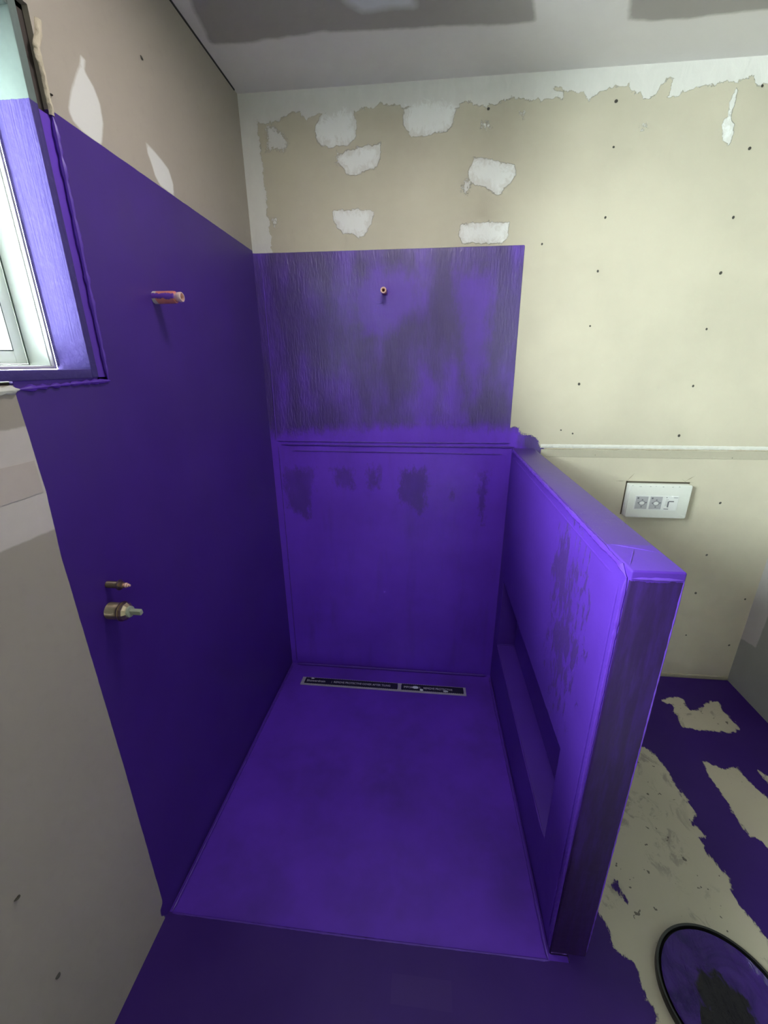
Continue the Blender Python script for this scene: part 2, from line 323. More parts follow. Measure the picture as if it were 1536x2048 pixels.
def mat_back():
    n = NB('back_wall_board_and_paint')
    # plasterboard paper
    a = n.noise(size=2.2, detail=5); b = n.noise(sc=(1, 1, .3), size=14, detail=5)
    col = n.mix(n.step(a, .3, .75), PAPER, tuple(c*.86 for c in PAPER))
    col = n.mix(n.math('MULTIPLY', n.step(b, .62, .8), .35), col, tuple(c*.7 for c in PAPER))
    rough = 0.6
    h = n.math('MULTIPLY', n.noise(size=220, detail=2), .12)
    # joint compound
    jag = n.noise(size=34, detail=6, rough=.7)
    mb = n.mask(n.attr('band'), jag, .026, .0016)
    mc = n.mask(n.attr('blobs'), jag, .020, .003)
    mcore = n.math('MULTIPLY', n.mask(n.math('SUBTRACT', n.attr('blobs'), .012), n.noise(sc=(1, 1, .7), size=30, detail=6, rough=.75, dist=1.5), .075, .022), .85)
    msp = n.mask(n.attr('speck'), n.noise(size=110, detail=5, rough=.8), .045, .002)
    mm = n.math('MAXIMUM', n.math('MAXIMUM', mb, mc), msp)
    smear = n.noise(sc=(1, 1, .5), size=26, detail=5, dist=1.0)
    mudc = n.mix(smear, MUD, tuple(c*.88 for c in MUD))
    mudc = n.mix(mcore, mudc, (0.84, 0.845, 0.83))
    col = n.mix(mm, col, mudc)
    h = n.math('ADD', h, n.math('MULTIPLY', mm, n.math('MULTIPLY_ADD', smear, .9, .8)))
    # membrane paint
    rag = n.noise(size=60, detail=5, rough=.7)
    pc = n.mask(n.attr('paint'), rag, .0007, .0012)
    pr = n.mask(n.attr('paint_rag'), n.noise(size=75, detail=6, rough=.85), .036, .0016)
    pm = n.math('MAXIMUM', pc, pr)
    thick = n.mask(n.attr('thick'), n.noise(sc=(1, 1, .45), size=26, detail=6, rough=.7), .075, .055)
    worn = n.mask(n.attr('worn'), n.noise(sc=(1, 1, .5), size=38, detail=7, rough=.8), .090, .028)
    up_ = n.step(n.sep()[2], 1.27, 1.36)
    thick = n.math('MULTIPLY', thick, n.mixf(up_, 1.0, .52))
    thin = n.math('SUBTRACT', 1.0, thick)
    thin_all = n.math('MAXIMUM', n.math('MULTIPLY', thin, .95), n.math('MULTIPLY', worn, .65), clamp=True)
    streak = n.noise(sc=(1, 1, .18), size=12, detail=5)
    thin_all = n.math('MAXIMUM', thin_all, n.math('MULTIPLY', n.step(streak, .5, .8), .3))
    c, r, hp, k = purple_on(n, thin_all, thin)
    # broad bumps break the sheen of the roller coat
    col = n.mix(pm, col, c)
    rough = n.mixf(pm, rough, n.mixf(thick, .30, .38))
    h = n.mixf(pm, h, n.math('MULTIPLY', hp, n.mixf(thick, 1.7, .7)))
    n.bump(h, 1.0, .0016)
    m_ = n.fin(col, rough)
    n.put(n.b.inputs['Specular IOR Level'], n.mixf(pm, .4, n.mixf(thick, 1.0, .55)))
    n.put(n.b.inputs['Coat Weight'], n.math('MULTIPLY', pm, n.math('MULTIPLY', up_, .55)))
    n.b.inputs['Coat Roughness'].default_value = .24; n.b.inputs['Coat IOR'].default_value = 1.55
    return m_

def mat_left():
    n = NB('left_wall_board_and_paint')
    s = n.sep()
    a = n.noise(size=3.0, detail=5); b = n.noise(size=38, detail=5)
    base = (0.36, 0.315, 0.270)
    col = n.mix(a, base, tuple(c*.9 for c in base))
    col = n.mix(n.math('MULTIPLY', n.step(b, .5, .8), .3), col, tuple(c*.8 for c in base))
    h = n.math('MULTIPLY', n.noise(size=160, detail=3), .15)
    jag = n.noise(size=30, detail=5, rough=.6)
    mm = n.mask(n.attr('mud'), jag, .003, .006)
    # wide skim of joint compound across the board joint below the sill
    band = n.mask(n.math('MINIMUM', n.math('SUBTRACT', s[2], 1.257), n.math('SUBTRACT', 1.466, s[2])), jag, .004, .004)
    col = n.mix(mm, col, (0.60, 0.59, 0.575))
    col = n.mix(band, col, n.mix(b, (0.56, 0.50, 0.475), (0.50, 0.45, 0.43)))
    paint = n.mask(n.attr('paint'), n.noise(size=25, detail=3), .0012, .0014)
    drk = n.noise(sc=(1, 1, .4), size=5, detail=5)
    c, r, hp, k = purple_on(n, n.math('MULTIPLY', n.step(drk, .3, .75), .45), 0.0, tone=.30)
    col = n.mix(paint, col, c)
    h = n.mixf(paint, h, n.math('MULTIPLY', hp, .4))
    n.bump(h, 1.0, .0010)
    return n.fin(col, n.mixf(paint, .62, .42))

def mat_floor():
    n = NB('floor_sheet_and_paint')
    a = n.noise(size=2.5, detail=5); b = n.noise(sc=(1, .6, 1), size=16, detail=6, rough=.7, dist=.8)
    base = (0.52, 0.475, 0.375)
    col = n.mix(a, base, tuple(c*.88 for c in base))
    smg = n.math('MULTIPLY', n.step(b, .53, .64), n.step(n.noise(size=3.2, detail=2), .46, .60))
    col = n.mix(n.math('MULTIPLY', smg, .5), col, (0.16, 0.13, 0.13))
    spt = n.noise(size=42, detail=2)
    col = n.mix(n.math('MULTIPLY', n.step(spt, .70, .73), .8), col, (0.07, 0.055, 0.06))
    brush = n.noise(sc=(1.0, .45, 1), size=55, detail=7, rough=.8)
    paint = n.mask(n.attr('paint'), brush, .030, .004)
    drk = n.noise(size=4, detail=4)
    c, r, hp, k = purple_on(n, n.math('MULTIPLY', n.step(drk, .3, .8), .5), 0.0, tone=.23)
    s = n.sep()
    # rectangle of thinner coat on the bathroom floor before the shower
    rect = n.math('MULTIPLY', n.math('LESS_THAN', n.math('ABSOLUTE', n.math('SUBTRACT', s[0], .79)), .082),
                  n.math('LESS_THAN', n.math('ABSOLUTE', n.math('SUBTRACT', s[1], -1.345)), .030))
    c = n.mix(n.math('MULTIPLY', rect, .55), c, THIN)
    col = n.mix(paint, col, c)
    h = n.mixf(paint, n.math('MULTIPLY', b, .3), n.math('ADD', n.math('MULTIPLY', hp, .5), .6))
    n.bump(h, 1.0, .0010)
    return n.fin(col, n.mixf(paint, .6, .5), .18)

def mat_ceiling():
    n = NB('ceiling_board_and_compound')
    j = n.noise(size=11, detail=5)
    bm_ = n.mask(n.attr('board'), j, .014, .014)
    pt = n.mask(n.attr('patch'), j, .02, .03)
    v = n.noise(size=3, detail=3)
    col = n.mix(v, (0.68, 0.65, 0.63), (0.62, 0.595, 0.58))
    col = n.mix(bm_, col, n.mix(v, (0.335, 0.31, 0.29), (0.30, 0.28, 0.265)))
    col = n.mix(pt, col, (0.55, 0.56, 0.585))
    n.bump(n.noise(size=60), 1.0, .0004)
    return n.fin(col, .7, .3)

def mat_right():
    n = NB('right_wall_board')
    j = n.noise(size=25, detail=5)
    mm = n.mask(n.attr('mud'), j, .008, .006)
    v = n.noise(size=6, detail=5)
    col = n.mix(v, (0.34, 0.355, 0.32), (0.28, 0.295, 0.265))
    col = n.mix(mm, col, (0.50, 0.49, 0.47))
    n.bump(n.noise(size=60), 1.0, .0004)
    return n.fin(col, .6, .4)

def mat_partition():
    n = NB('partition_paint')
    s = n.sep(); X, Y, Z = s[0], s[1], s[2]
    pock = n.noise(sc=(1, 1, .35), size=48, detail=5, rough=.75)
    pock2 = n.noise(sc=(1, 1, .55), size=24, detail=6, rough=.75)
    e = n.math('MAXIMUM', n.ell(Y, Z, -.86, 1.02, .10, .16), n.math('MULTIPLY', n.ell(Y, Z, -.95, .87, .17, .36), .75))
    # worn skips of the roller on the inner face
    w = n.step(n.math('ADD', n.math('MULTIPLY', e, .26), pock), .59, .64)
    w = n.math('MULTIPLY', w, n.math('GREATER_THAN', e, 0.0))
    inner = n.math('LESS_THAN', X, WX+.004)
    thin = n.math('MULTIPLY', n.math('MULTIPLY', w, inner), .95)
    front = n.math('LESS_THAN', Y, -WL+.004)
    st = n.noise(sc=(1, 1, .12), size=30, detail=6, rough=.7)
    tf = n.math('MULTIPLY', front, n.math('MULTIPLY_ADD', n.step(st, .4, .8), -.32, 1.0))
    # saturated folded end of the membrane at the very top
    top = n.math('GREATER_THAN', Z, WH-.004)
    endfold = n.math('LESS_THAN', Y, -1.10)
    tt = n.math('MULTIPLY', top, n.mixf(endfold, .85, .1))
    capz = n.math('GREATER_THAN', n.math('ADD', Z, n.math('MULTIPLY', pock2, .02)), WH-.012)
    tf = n.math('MULTIPLY', tf, n.mixf(capz, 1.0, .15))
    thin = n.math('MAXIMUM', thin, n.math('MAXIMUM', tf, tt))
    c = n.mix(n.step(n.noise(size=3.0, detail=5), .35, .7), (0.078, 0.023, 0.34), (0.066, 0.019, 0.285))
    c = n.mix(thin, c, n.mix(front, THIN, SCANT_SHADE))
    h = n.math('ADD', n.math('MULTIPLY', n.noise(size=45, detail=4), .5), n.math('MULTIPLY', pock, n.math('MULTIPLY', w, .8)))
    n.bump(h, 1.0, .0012)
    m_ = n.fin(c, n.mixf(front, n.mixf(thin, .45, .33), .5))
    n.put(n.b.inputs['Specular IOR Level'], n.mixf(front, .5, .15))
    return m_

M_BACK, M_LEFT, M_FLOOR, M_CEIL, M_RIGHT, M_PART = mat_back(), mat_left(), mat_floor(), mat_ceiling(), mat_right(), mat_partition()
M_PURPLE = mat_purple('membrane_paint', tone=.53)
M_PURPLE_DARK = mat_purple('membrane_paint_thin', thin=lambda n: .6)
M_PAPER = plain('plasterboard_paper', PAPER, .65)
M_COMPOUND = plain('joint_compound', (0.66, 0.65, 0.60), .65, bumpd=.0006)
M_TAPE = plain('paper_joint_tape', (0.50, 0.43, 0.395), .7)
M_TORN = plain('torn_board_paper', (0.60, 0.52, 0.40), .8, bumpd=.001, var=.35, size=90)
M_SCREW = plain('screw_head_steel', (0.075, 0.07, 0.06), .55, metal=.3)
M_COPPER = plain('copper', (0.80, 0.30, 0.20), .30, metal=.5, var=.3, size=60)
M_COPPER_CUT = plain('bright_copper', (0.92, 0.58, 0.47), .25, metal=.3)
M_BRASS = plain('brass', (0.60, 0.48, 0.34), .28, metal=1.0, var=.25)
M_BRASS_DK = plain('dull_brass', (0.36, 0.28, 0.22), .34, metal=1.0, var=.3)
M_NYLON = plain('grey_green_nylon', (0.34, 0.37, 0.29), .45)
M_DARK = plain('dark_cavity', (0.02, 0.018, 0.02), .8)
M_TIMBER = plain('framing_timber', (0.045, 0.032, 0.028), .8)
M_WHITEPL = plain('white_plastic', (0.72, 0.73, 0.69), .35, var=.04)
M_ALU = plain('white_window_frame', (0.74, 0.78, 0.74), .35, var=.03)
M_GASKET = plain('grey_gasket', (0.12, 0.14, 0.13), .5)
M_STEEL = plain('dull_steel', (0.58, 0.58, 0.62), .4, metal=.3, var=.4, size=160, bumpd=.0006)
M_FILM = plain('black_film', (0.012, 0.012, 0.030), .35)
M_PRINT = plain('pale_print', (0.72, 0.72, 0.78), .5)
M_SPLASH = plain('white_splash', (0.70, 0.78, 0.85), .4)
M_BLACKPL = plain('black_plastic', (0.012, 0.012, 0.014), .35)
M_STICK = plain('sticker_white', (0.76, 0.77, 0.76), .4, var=.02)
M_STICKG = plain('sticker_grey', (0.47, 0.47, 0.50), .45, var=.15, size=300)
M_INK = plain('grey_ink', (0.15, 0.15, 0.17), .5)

# ------------------------------------------------------------------ room shell
ub = axis_pts(-.10, XR+.1, .0065); vb = axis_pts(-.25, CZ+.1, .0065)
wall_back = panel('wall_back', ub, vb, lambda u, v, t: np.stack([u, np.full_like(u, t), v], 1), .10, M_BACK,
    lambda U, V: dict(band=sd_poly(U, V, MUD_BAND), blobs=sd_union(U, V, MUD_BLOBS), speck=sd_union(U, V, MUD_SPECK),
                      paint=sd_union(U, V, PAINT_BACK), paint_rag=sd_union(U, V, PAINT_BACK_RAG),
                      thick=sd_union(U, V, THICK), worn=sd_union(U, V, WORN)))
tag(wall_back, 'beige plasterboard back wall with purple painted shower area and white filler patches', 'wall', kind='structure')

HY0, HY1, HZ0, HZ1 = WY0+.049, WY1-.043, WZ0-.026, WZ1+.03       # hole cut in the board
ul = axis_pts(YR-.1, 0.0, .009, (HY0, HY1)); vl = axis_pts(-.25, CZ+.1, .009, (HZ0, HZ1))
wall_left = panel('wall_left', ul, vl, lambda u, v, t: np.stack([np.full_like(u, -t), u, v], 1), .012, M_LEFT,
    lambda U, V: dict(mud=sd_union(U, V, MUD_LEFT), paint=sd_union(U, V, PAINT_LEFT)), hole=(HY1, HY0, HZ0, HZ1))
tag(wall_left, 'left wall with the window, purple paint near the corner and bare grey brown board', 'wall', kind='structure')

uf = axis_pts(0.0, XR, .007); vf = axis_pts(-2.6, 0.0, .007)
def floor_xyz(u, v, t): return np.stack([u, v, np.full_like(u, FZ-t)], 1)
# the shower recess is cut out of the bathroom floor
uf = axis_pts(0.0, XR, .007, (WX+.05,)); vf = np.concatenate([axis_pts(YR, -2.4, .03)[:-1], axis_pts(-2.4, 0.0, .007, (-1.245,))])
floor = panel('floor', uf, vf, floor_xyz, .10, M_FLOOR,
    lambda U, V: dict(paint=np.minimum(sd_union(U, V, PAINT_FLOOR), -sd_union(U, V, BARE))), hole=(-.001, WX+.05, -1.245, .001), rims=False)
tag(floor, 'sheet floor outside the shower, pale beige with ragged strips of purple paint', 'floor', kind='structure')

# shower floor falls towards the drain by the back wall
bm = bmesh.new(); nx, ny = 24, 40; rows = []
def shower_z(y): return -.105-.05*y
for j in range(ny+1):
    y = -1.245+j*(1.245)/ny
    rows.append([bm.verts.new(((WX+.05)*i/nx, y, shower_z(y)+.0008*mnoise.noise(Vector((i*.4, j*.4, 3))))) for i in range(nx+1)])
for a, b in zip(rows, rows[1:]):
    for i in range(nx): bm.faces.new((a[i], a[i+1], b[i+1], b[i]))
r = bmesh.ops.extrude_face_region(bm, geom=list(bm.faces))
for v in [g for g in r['geom'] if isinstance(g, bmesh.types.BMVert)]: v.co.z -= .05
M_SHFLOOR = mat_purple('shower_floor_paint', spec=.3, tone=.80, thin=lambda n: n.math('MULTIPLY', n.step(n.noise(size=3.5, detail=4), .3, .8), .6))
shower_floor = obj('shower_floor', bm, M_SHFLOOR, smooth=True)
tag(shower_floor, 'purple painted shower floor falling towards the strip drain', 'shower floor', kind='structure')
box('floor_lip', -.05, WX+.06, -1.262, -1.246, -.25, FZ-.004, M_PURPLE, floor)
# slab below everything
box('floor_slab', -.15, XR+.15, YR-.15, .15, -.30, -.24, M_DARK, floor)
# step and cove beads of the membrane
for nm, pts, rr in (('step_bead', [(.01, -1.247, FZ-.001), (.6, -1.249, FZ-.002), (WX, -1.245, FZ-.001)], .0035),
                    ('cove_bead', [(.03, -.012, shower_z(0)+.006), (WX-.02, -.012, shower_z(0)+.006)], .006),
                    ('cove_bead', [(.010, -.02, shower_z(0)+.004), (.010, -1.24, shower_z(-1.24)+.004)], .005),
                    ('cove_bead', [(WX-.008, -.02, shower_z(0)+.004), (WX-.008, -1.24, shower_z(-1.24)+.004)], .006)):
    ridge(nm, pts, rr, M_PURPLE, shower_floor, jit=.3)

uc = axis_pts(-.1, XR+.1, .012); vc = axis_pts(YR-.1, .1, .012)
ceiling = panel('ceiling', uc, vc, lambda u, v, t: np.stack([u, v, np.full_like(u, CZ+t)], 1), .05, M_CEIL,
    lambda U, V: dict(board=sd_union(U, V, CEIL_BOARD), patch=sd_union(U, V, CEIL_PATCH)))
tag(ceiling, 'grey plasterboard ceiling with lighter bands of joint compound', 'ceiling', kind='structure')
# open dark joint where the ceiling meets the left wall, soft bead along the back wall
box('shadow_gap', -.0005, .004, -2.6, -.03, CZ-.004, CZ-.0005, M_DARK, ceiling)

ur = axis_pts(YR-.1, 0.0, .012); vr = axis_pts(-.25, CZ+.1, .012)
wall_right = panel('wall_right', ur, vr, lambda u, v, t: np.stack([np.full_like(u, XR+t), u, v], 1), .10, M_RIGHT,
    lambda U, V: dict(mud=sd_union(U, V, MUD_RIGHT)))
tag(wall_right, 'grey green right wall board with a pale strip of joint compound', 'wall', kind='structure')

# rear wall behind the viewer with a doorway (daylight of the next room)
DX0, DX1, DZ = 1.30, 2.12, 2.04
bm = bmesh.new()
add_box(bm, -.1, DX0, YR-.10, YR, -.25, CZ+.05); add_box(bm, DX1, XR+.1, YR-.10, YR, -.25, CZ+.05); add_box(bm, DX0, DX1, YR-.10, YR, DZ, CZ+.05)
wall_rear = obj('wall_rear', bm, plain('rear_wall_primer', (.42, .38, .31), .7))
tag(wall_rear, 'plasterboard rear wall with the doorway', 'wall', kind='structure')
bm = bmesh.new()
add_box(bm, DX0, DX0+.03, YR-.11, YR+.012, FZ, DZ-.03, .002); add_box(bm, DX1-.03, DX1, YR-.11, YR+.012, FZ, DZ-.03, .002); add_box(bm, DX0, DX1, YR-.11, YR+.012, DZ-.03, DZ, .002)
door_frame = obj('door_1', bm, M_WHITEPL)
tag(door_frame, 'white door frame in the rear wall', 'door frame', kind='structure')
# hinged door, left ajar
bm = bmesh.new(); add_box(bm, 0, .755, -.035, 0, .01, DZ-FZ-.035, .002)
leaf = obj('door_leaf', bm, M_WHITEPL, door_frame); leaf.location = (DX0+.032, YR-.02, FZ); leaf.rotation_euler = (0, 0, -math.radians(DOOR_ANGLE))
bm = lathe([(0, .02), (.012, .02), (.014, .009), (.04, .009), (.045, .024), (.07, .026), (.08, .018)], 'y', 24)
kn = obj('door_handle', bm, M_STEEL, leaf, smooth=True); kn.location = (.70, 0, 1.0)

# ------------------------------------------------------------------ left wall details
# framing round the window hole, seen dark in the open gap
bm = bmesh.new()
LT = .019
add_box(bm, -.10, -.013, HY0-.0275, HY0+.05, HZ0-.05, HZ1+.05); add_box(bm, -.10, -.013, HY1-.05, HY1+.0215, HZ0-.05, HZ1+.05)
add_box(bm, -.10, -.013, HY1, HY0, HZ1-.008, HZ1+.05); add_box(bm, -.10, -.013, HY1, HY0, HZ0-.05, HZ0+.004)
obj('wall_framing', bm, M_TIMBER, wall_left)
# wall body behind the board keeps daylight out
bm = bmesh.new()
add_box(bm, -.10, -.013, YR-.1, HY1-.05, -.25, CZ+.1); add_box(bm, -.10, -.013, HY0+.05, .1, -.25, CZ+.1)
add_box(bm, -.10, -.013, HY1-.05, HY0+.05, -.25, HZ0-.05); add_box(bm, -.10, -.013, HY1-.05, HY0+.05, HZ1+.05, CZ+.1)
obj('wall_framing', bm, M_TIMBER, wall_left)
# torn paper edge of the board above the paint
bm = bmesh.new(); rnd = random.Random(4); rows = []
path = [(0.0, z) for z in np.arange(2.046, 2.150, .004)]+[(0.0+.010*k, 2.150+.006*k+.0008*k*k) for k in range(1, 6)]
for k, (dy, z) in enumerate(path):
    j = mnoise.noise(Vector((z*120, 1, 0))); j2 = mnoise.noise(Vector((z*60, 5, 0)))
    y0 = HY0+.007+dy*.4+.002*j2; wd = .011+.005*j+(.004 if k > 20 else 0)
    rows.append([bm.verts.new((.0015+.002*abs(j2), y0, z)), bm.verts.new((.005+.003*j, y0-wd*.35, z+.001*j2)),
                 bm.verts.new((.0045+.004*j2, y0-wd*.75, z)), bm.verts.new((.0005+.002*j, y0-wd, z+.001*j))])
for a, b in zip(rows, rows[1:]):
    for i in range(3): bm.faces.new((a[i], a[i+1], b[i+1], b[i]))
r = bmesh.ops.extrude_face_region(bm, geom=list(bm.faces))
for v in [g for g in r['geom'] if isinstance(g, bmesh.types.BMVert)]: v.co.x -= .0012
te = obj('torn_paper_edge', bm, M_TORN, wall_left, smooth=True); te['label'] = 'torn pale board paper beside the window'
# painted bead closing the gap beside and below the liner
ridge('sealant_bead', [(.001, HY0+.002, 2.046), (.001, HY0, 1.80), (.001, HY0-.002, HZ0)], .0055, M_PURPLE, wall_left, jit=.45, seed=1)
box('sealed_gap', -.012, -.004, HY0-.0295, HY0+.002, HZ0, 2.046, M_PURPLE_DARK, wall_left)
ridge('sealant_bead', [(.001, HY0+.004, HZ0-.001), (.001, HY0-.10, HZ0-.003), (.001, HY0-.24, HZ0-.008)], .0050, M_PURPLE, wall_left, jit=.7, seed=2)
sb = ridge('sealant_bead', [(.001, HY0-.235, HZ0-.008), (.001, HY0-.35, HZ0-.011), (.001, HY0-.6, HZ0-.010)], .0055, M_COMPOUND, wall_left, jit=.8, seed=3)
sb['label'] = 'unpainted white filler bead'
box('sealed_gap', -.012, -.004, HY0-.24, HY0, HZ0-.002, WZ0-.018, M_PURPLE_DARK, wall_left)
# paper joint tape on the skim below the sill
bm = bmesh.new(); rows = []
for k in range(60):
    y = -1.2535-k*.02
    rows.append([bm.verts.new((.0012, y, 1.337+(.0 if k < 1 else .0015*mnoise.noise(Vector((k*.7, 0, 0)))))), bm.verts.new((.0012, y, 1.401+.0015*mnoise.noise(Vector((k*.6, 9, 0)))))])
for a, b in zip(rows, rows[1:]): bm.faces.new((a[0], a[1], b[1], b[0]))
r = bmesh.ops.extrude_face_region(bm, geom=list(bm.faces))
for v in [g for g in r['geom'] if isinstance(g, bmesh.types.BMVert)]: v.co.x -= .0015
obj('joint_tape', bm, M_TAPE, wall_left)

# ------------------------------------------------------------------ screws set in the boards
bm = lathe([(-.0004, .0058), (-.0002, .0050), (.0004, .0045), (.0006, .0036)], 'y', 16)
for k in range(2):
    w_ = (.0030, .0007) if k else (.0007, .0030)
    add_box(bm, -w_[0], w_[0], -.0009, -.0005, -w_[1], w_[1])
screw0 = None; rnd = random.Random(2)
me = bpy.data.meshes.new('screw'); bmesh.ops.recalc_face_normals(bm, faces=bm.faces); bm.to_mesh(me); bm.free(); me.materials.append(M_SCREW)
for x, z in SCREWS_BACK:
    o = bpy.data.objects.new('screw', me); COL.objects.link(o); o.parent = wall_back
    o.location = (x, -.0008, z); o.rotation_euler = (0, rnd.random()*3, 0); s_ = rnd.uniform(.6, .95); o.scale = (s_*1.15, 1, s_)
for y, z in SCREWS_LEFT:
    o = bpy.data.objects.new('screw', me); COL.objects.link(o); o.parent = wall_left
    o.location = (.0008, y, z); o.rotation_euler = (rnd.random()*3, 0, math.pi/2)

# ------------------------------------------------------------------ back wall details
# joint between the two boards: white filler strip and ragged paper below it
bm = bmesh.new(); rows = []
for k in range(150):
    x = 1.285+k*.0075
    z = 1.2135+.0008*mnoise.noise(Vector((k*.33, 0, 0)))
    rows.append([bm.verts.new((x, -.001, z-.010+.0018*mnoise.noise(Vector((k*.9, 3, 0))))), bm.verts.new((x, -.0035, z-.007)), bm.verts.new((x, -.0035, z+.005)), bm.verts.new((x, -.001, z+.008+.0012*mnoise.noise(Vector((k*.8, 7, 0)))))])
for a, b in zip(rows, rows[1:]):
    for i in range(3): bm.faces.new((a[i], a[i+1], b[i+1], b[i]))
r = bmesh.ops.extrude_face_region(bm, geom=list(bm.faces))
for v in [g for g in r['geom'] if isinstance(g, bmesh.types.BMVert)]: v.co.y += .002
fs = obj('filler_strip', bm, M_COMPOUND, wall_back, smooth=True)
ridge('ragged_edge', [(1.30, -.0005, 1.201), (1.7, -.0005, 1.203), (2.39, -.0005, 1.205)], .0028, M_TORN, wall_back, jit=.9, seed=5)
box('recessed_edge', 1.29, 2.39, -.0016, .001, 1.163, 1.198, plain('board_edge_paper', (0.44, 0.405, 0.315), .65), wall_back, bev=.0007, seg=1)
# membrane band over the joint in the shower: three fine raised lines
for z0, z1, x0, x1, rr, sd in ((1.2215, 1.2235, .03, 1.15, .0030, 1), (1.2045, 1.2050, .05, 1.17, .0042, 2), (1.1745, 1.1700, .10, 1.12, .0028, 3)):
    ridge('membrane_edge', [(x0, -.0005, z0), ((x0+x1)/2, -.0005, z0-.001), (x1, -.0005, z1)], rr, M_PURPLE, wall_back, jit=.35, seed=sd)
ridge('membrane_edge', [(.035, -.0005, 1.95), (.033, -.0005, 1.5), (.030, -.0005, 1.23)], .0022, M_PURPLE, wall_back, jit=.4, seed=6)
ridge('membrane_edge', [(.036, -.0005, 1.20), (.033, -.0005, .5), (.030, -.0005, -.09)], .0022, M_PURPLE, wall_back, jit=.3, seed=7)
# plaster blob scratch below the pipe
ridge('membrane_edge', [(.512, -.0005, 1.818), (.57, -.0005, 1.822)], .0011, M_PURPLE_DARK, wall_back, jit=.3, seed=9)
# pale strip where the wall meets the floor
box('floor_strip', 1.262, XR-.002, -.006, .001, FZ, FZ+.022, plain('edge_filler', (.40, .36, .27), .7), wall_back, bev=.002)

# ------------------------------------------------------------------ partition (half wall) with a long recess
NY0, NY1, NZ0, NZ1, ND = -.100, -1.055, .182, .552, .088
bm = bmesh.new()
x0, x1, y0, y1, z0, z1 = WX, WX+WT, .0, -WL, -.13, WH
V = {}
def vv(x, y, z):
    k = (round(x, 4), round(y, 4), round(z, 4))
    if k not in V: V[k] = bm.verts.new((x, y, z))
    return V[k]
def q(*c): bm.faces.new([vv(*p_) for p_ in c])
q((x1, y0, z0), (x1, y1, z0), (x1, y1, z1), (x1, y0, z1))
q((x0, y0, z1), (x0, y1, z1), (x1, y1, z1), (x1, y0, z1))
q((x0, y1, z0), (x0, y1, z1), (x1, y1, z1), (x1, y1, z0))
q((x0, y0, z0), (x0, y0, z1), (x1, y0, z1), (x1, y0, z0))
q((x0, y0, z0), (x0, y1, z0), (x1, y1, z0), (x1, y0, z0))
o4 = [(x0, y0, z0), (x0, y1, z0), (x0, y1, z1), (x0, y0, z1)]
i4 = [(x0, NY0, NZ0), (x0, NY1, NZ0), (x0, NY1, NZ1), (x0, NY0, NZ1)]
b4 = [(x0+ND, y, z) for (_, y, z) in i4]
for k in range(4):
    q(o4[k], o4[(k+1) % 4], i4[(k+1) % 4], i4[k]); q(i4[k], i4[(k+1) % 4], b4[(k+1) % 4], b4[k])
q(*b4)
bmesh.ops.recalc_face_normals(bm, faces=bm.faces)
ed = [e for e in bm.edges if (all(abs(v.co.z-z1) < 1e-5 for v in e.verts) and any(abs(v.co.y) > .01 for v in e.verts)) or (all(abs(v.co.y-y1) < 1e-5 for v in e.verts) and abs(e.verts[0].co.z-e.verts[1].co.z) > .5)
      or all(abs(v.co.x-x0) < 1e-5 and NY1-1e-4 <= v.co.y <= NY0+1e-4 and NZ0-1e-4 <= v.co.z <= NZ1+1e-4 for v in e.verts)]
bmesh.ops.bevel(bm, geom=ed, offset=.0045, segments=3, profile=.5, affect='EDGES', clamp_overlap=True)
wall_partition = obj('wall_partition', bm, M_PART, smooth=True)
tag(wall_partition, 'purple painted half height wall beside the shower with a long low recess', 'half wall', kind='structure')
ridge('corner_bead', [(WX-.0005, -.02, WH-.006), (WX-.0015, -.6, WH-.007), (WX-.002, -1.19, WH-.008), (WX-.0025, -WL+.010, WH-.020)], .0060, M_PURPLE, wall_partition, jit=.35, seed=1)
ridge('corner_bead', [(WX-.0025, -WL+.009, WH-.018), (WX-.0015, -WL+.010, .6), (WX-.001, -WL+.009, FZ+.004)], .0050, M_PURPLE, wall_partition, jit=.35, seed=2)
ridge('membrane_edge', [(WX-.0002, -.05, WH-.035), (WX-.0002, -1.15, WH-.043)], .0022, M_PURPLE, wall_partition, jit=.35, seed=3)
ridge('membrane_edge', [(WX-.0002, -1.188, WH-.05), (WX-.0002, -1.190, .5), (WX-.0002, -1.194, .02)], .0026, M_PURPLE, wall_partition, jit=.35, seed=4)
ridge('membrane_edge', [(WX+.012, -1.10, WH), (WX+.09, -1.135, WH)], .0014, M_PURPLE, wall_partition, jit=.35, seed=5)
ridge('membrane_edge', [(WX+.005, -1.205, WH), (WX+.05, -1.12, WH)], .0014, M_PURPLE, wall_partition, jit=.35, seed=6)
ridge('corner_bead', [(WX, NY0-.005, NZ0), (WX, NY1+.01, NZ0)], .0032, M_PURPLE, wall_partition, jit=.4, seed=7)
ridge('corner_bead', [(WX+.004, NY0, NZ0+.002), (WX+ND-.003, NY0, NZ0+.002)], .0022, M_PURPLE, wall_partition, jit=.4, seed=8)
ridge('membrane_edge', [(WX+.003, -WL-.0002, WH-.016), (WX+WT-.006, -WL-.0002, WH-.016)], .0028, M_PURPLE_DARK, wall_partition, jit=.7, seed=9)
ridge('membrane_edge', [(WX+WT-.003, -WL+.0015, WH-.01), (WX+WT-.003, -WL+.0015, FZ+.01)], .0022, M_PURPLE_DARK, wall_partition, jit=.3, seed=10)

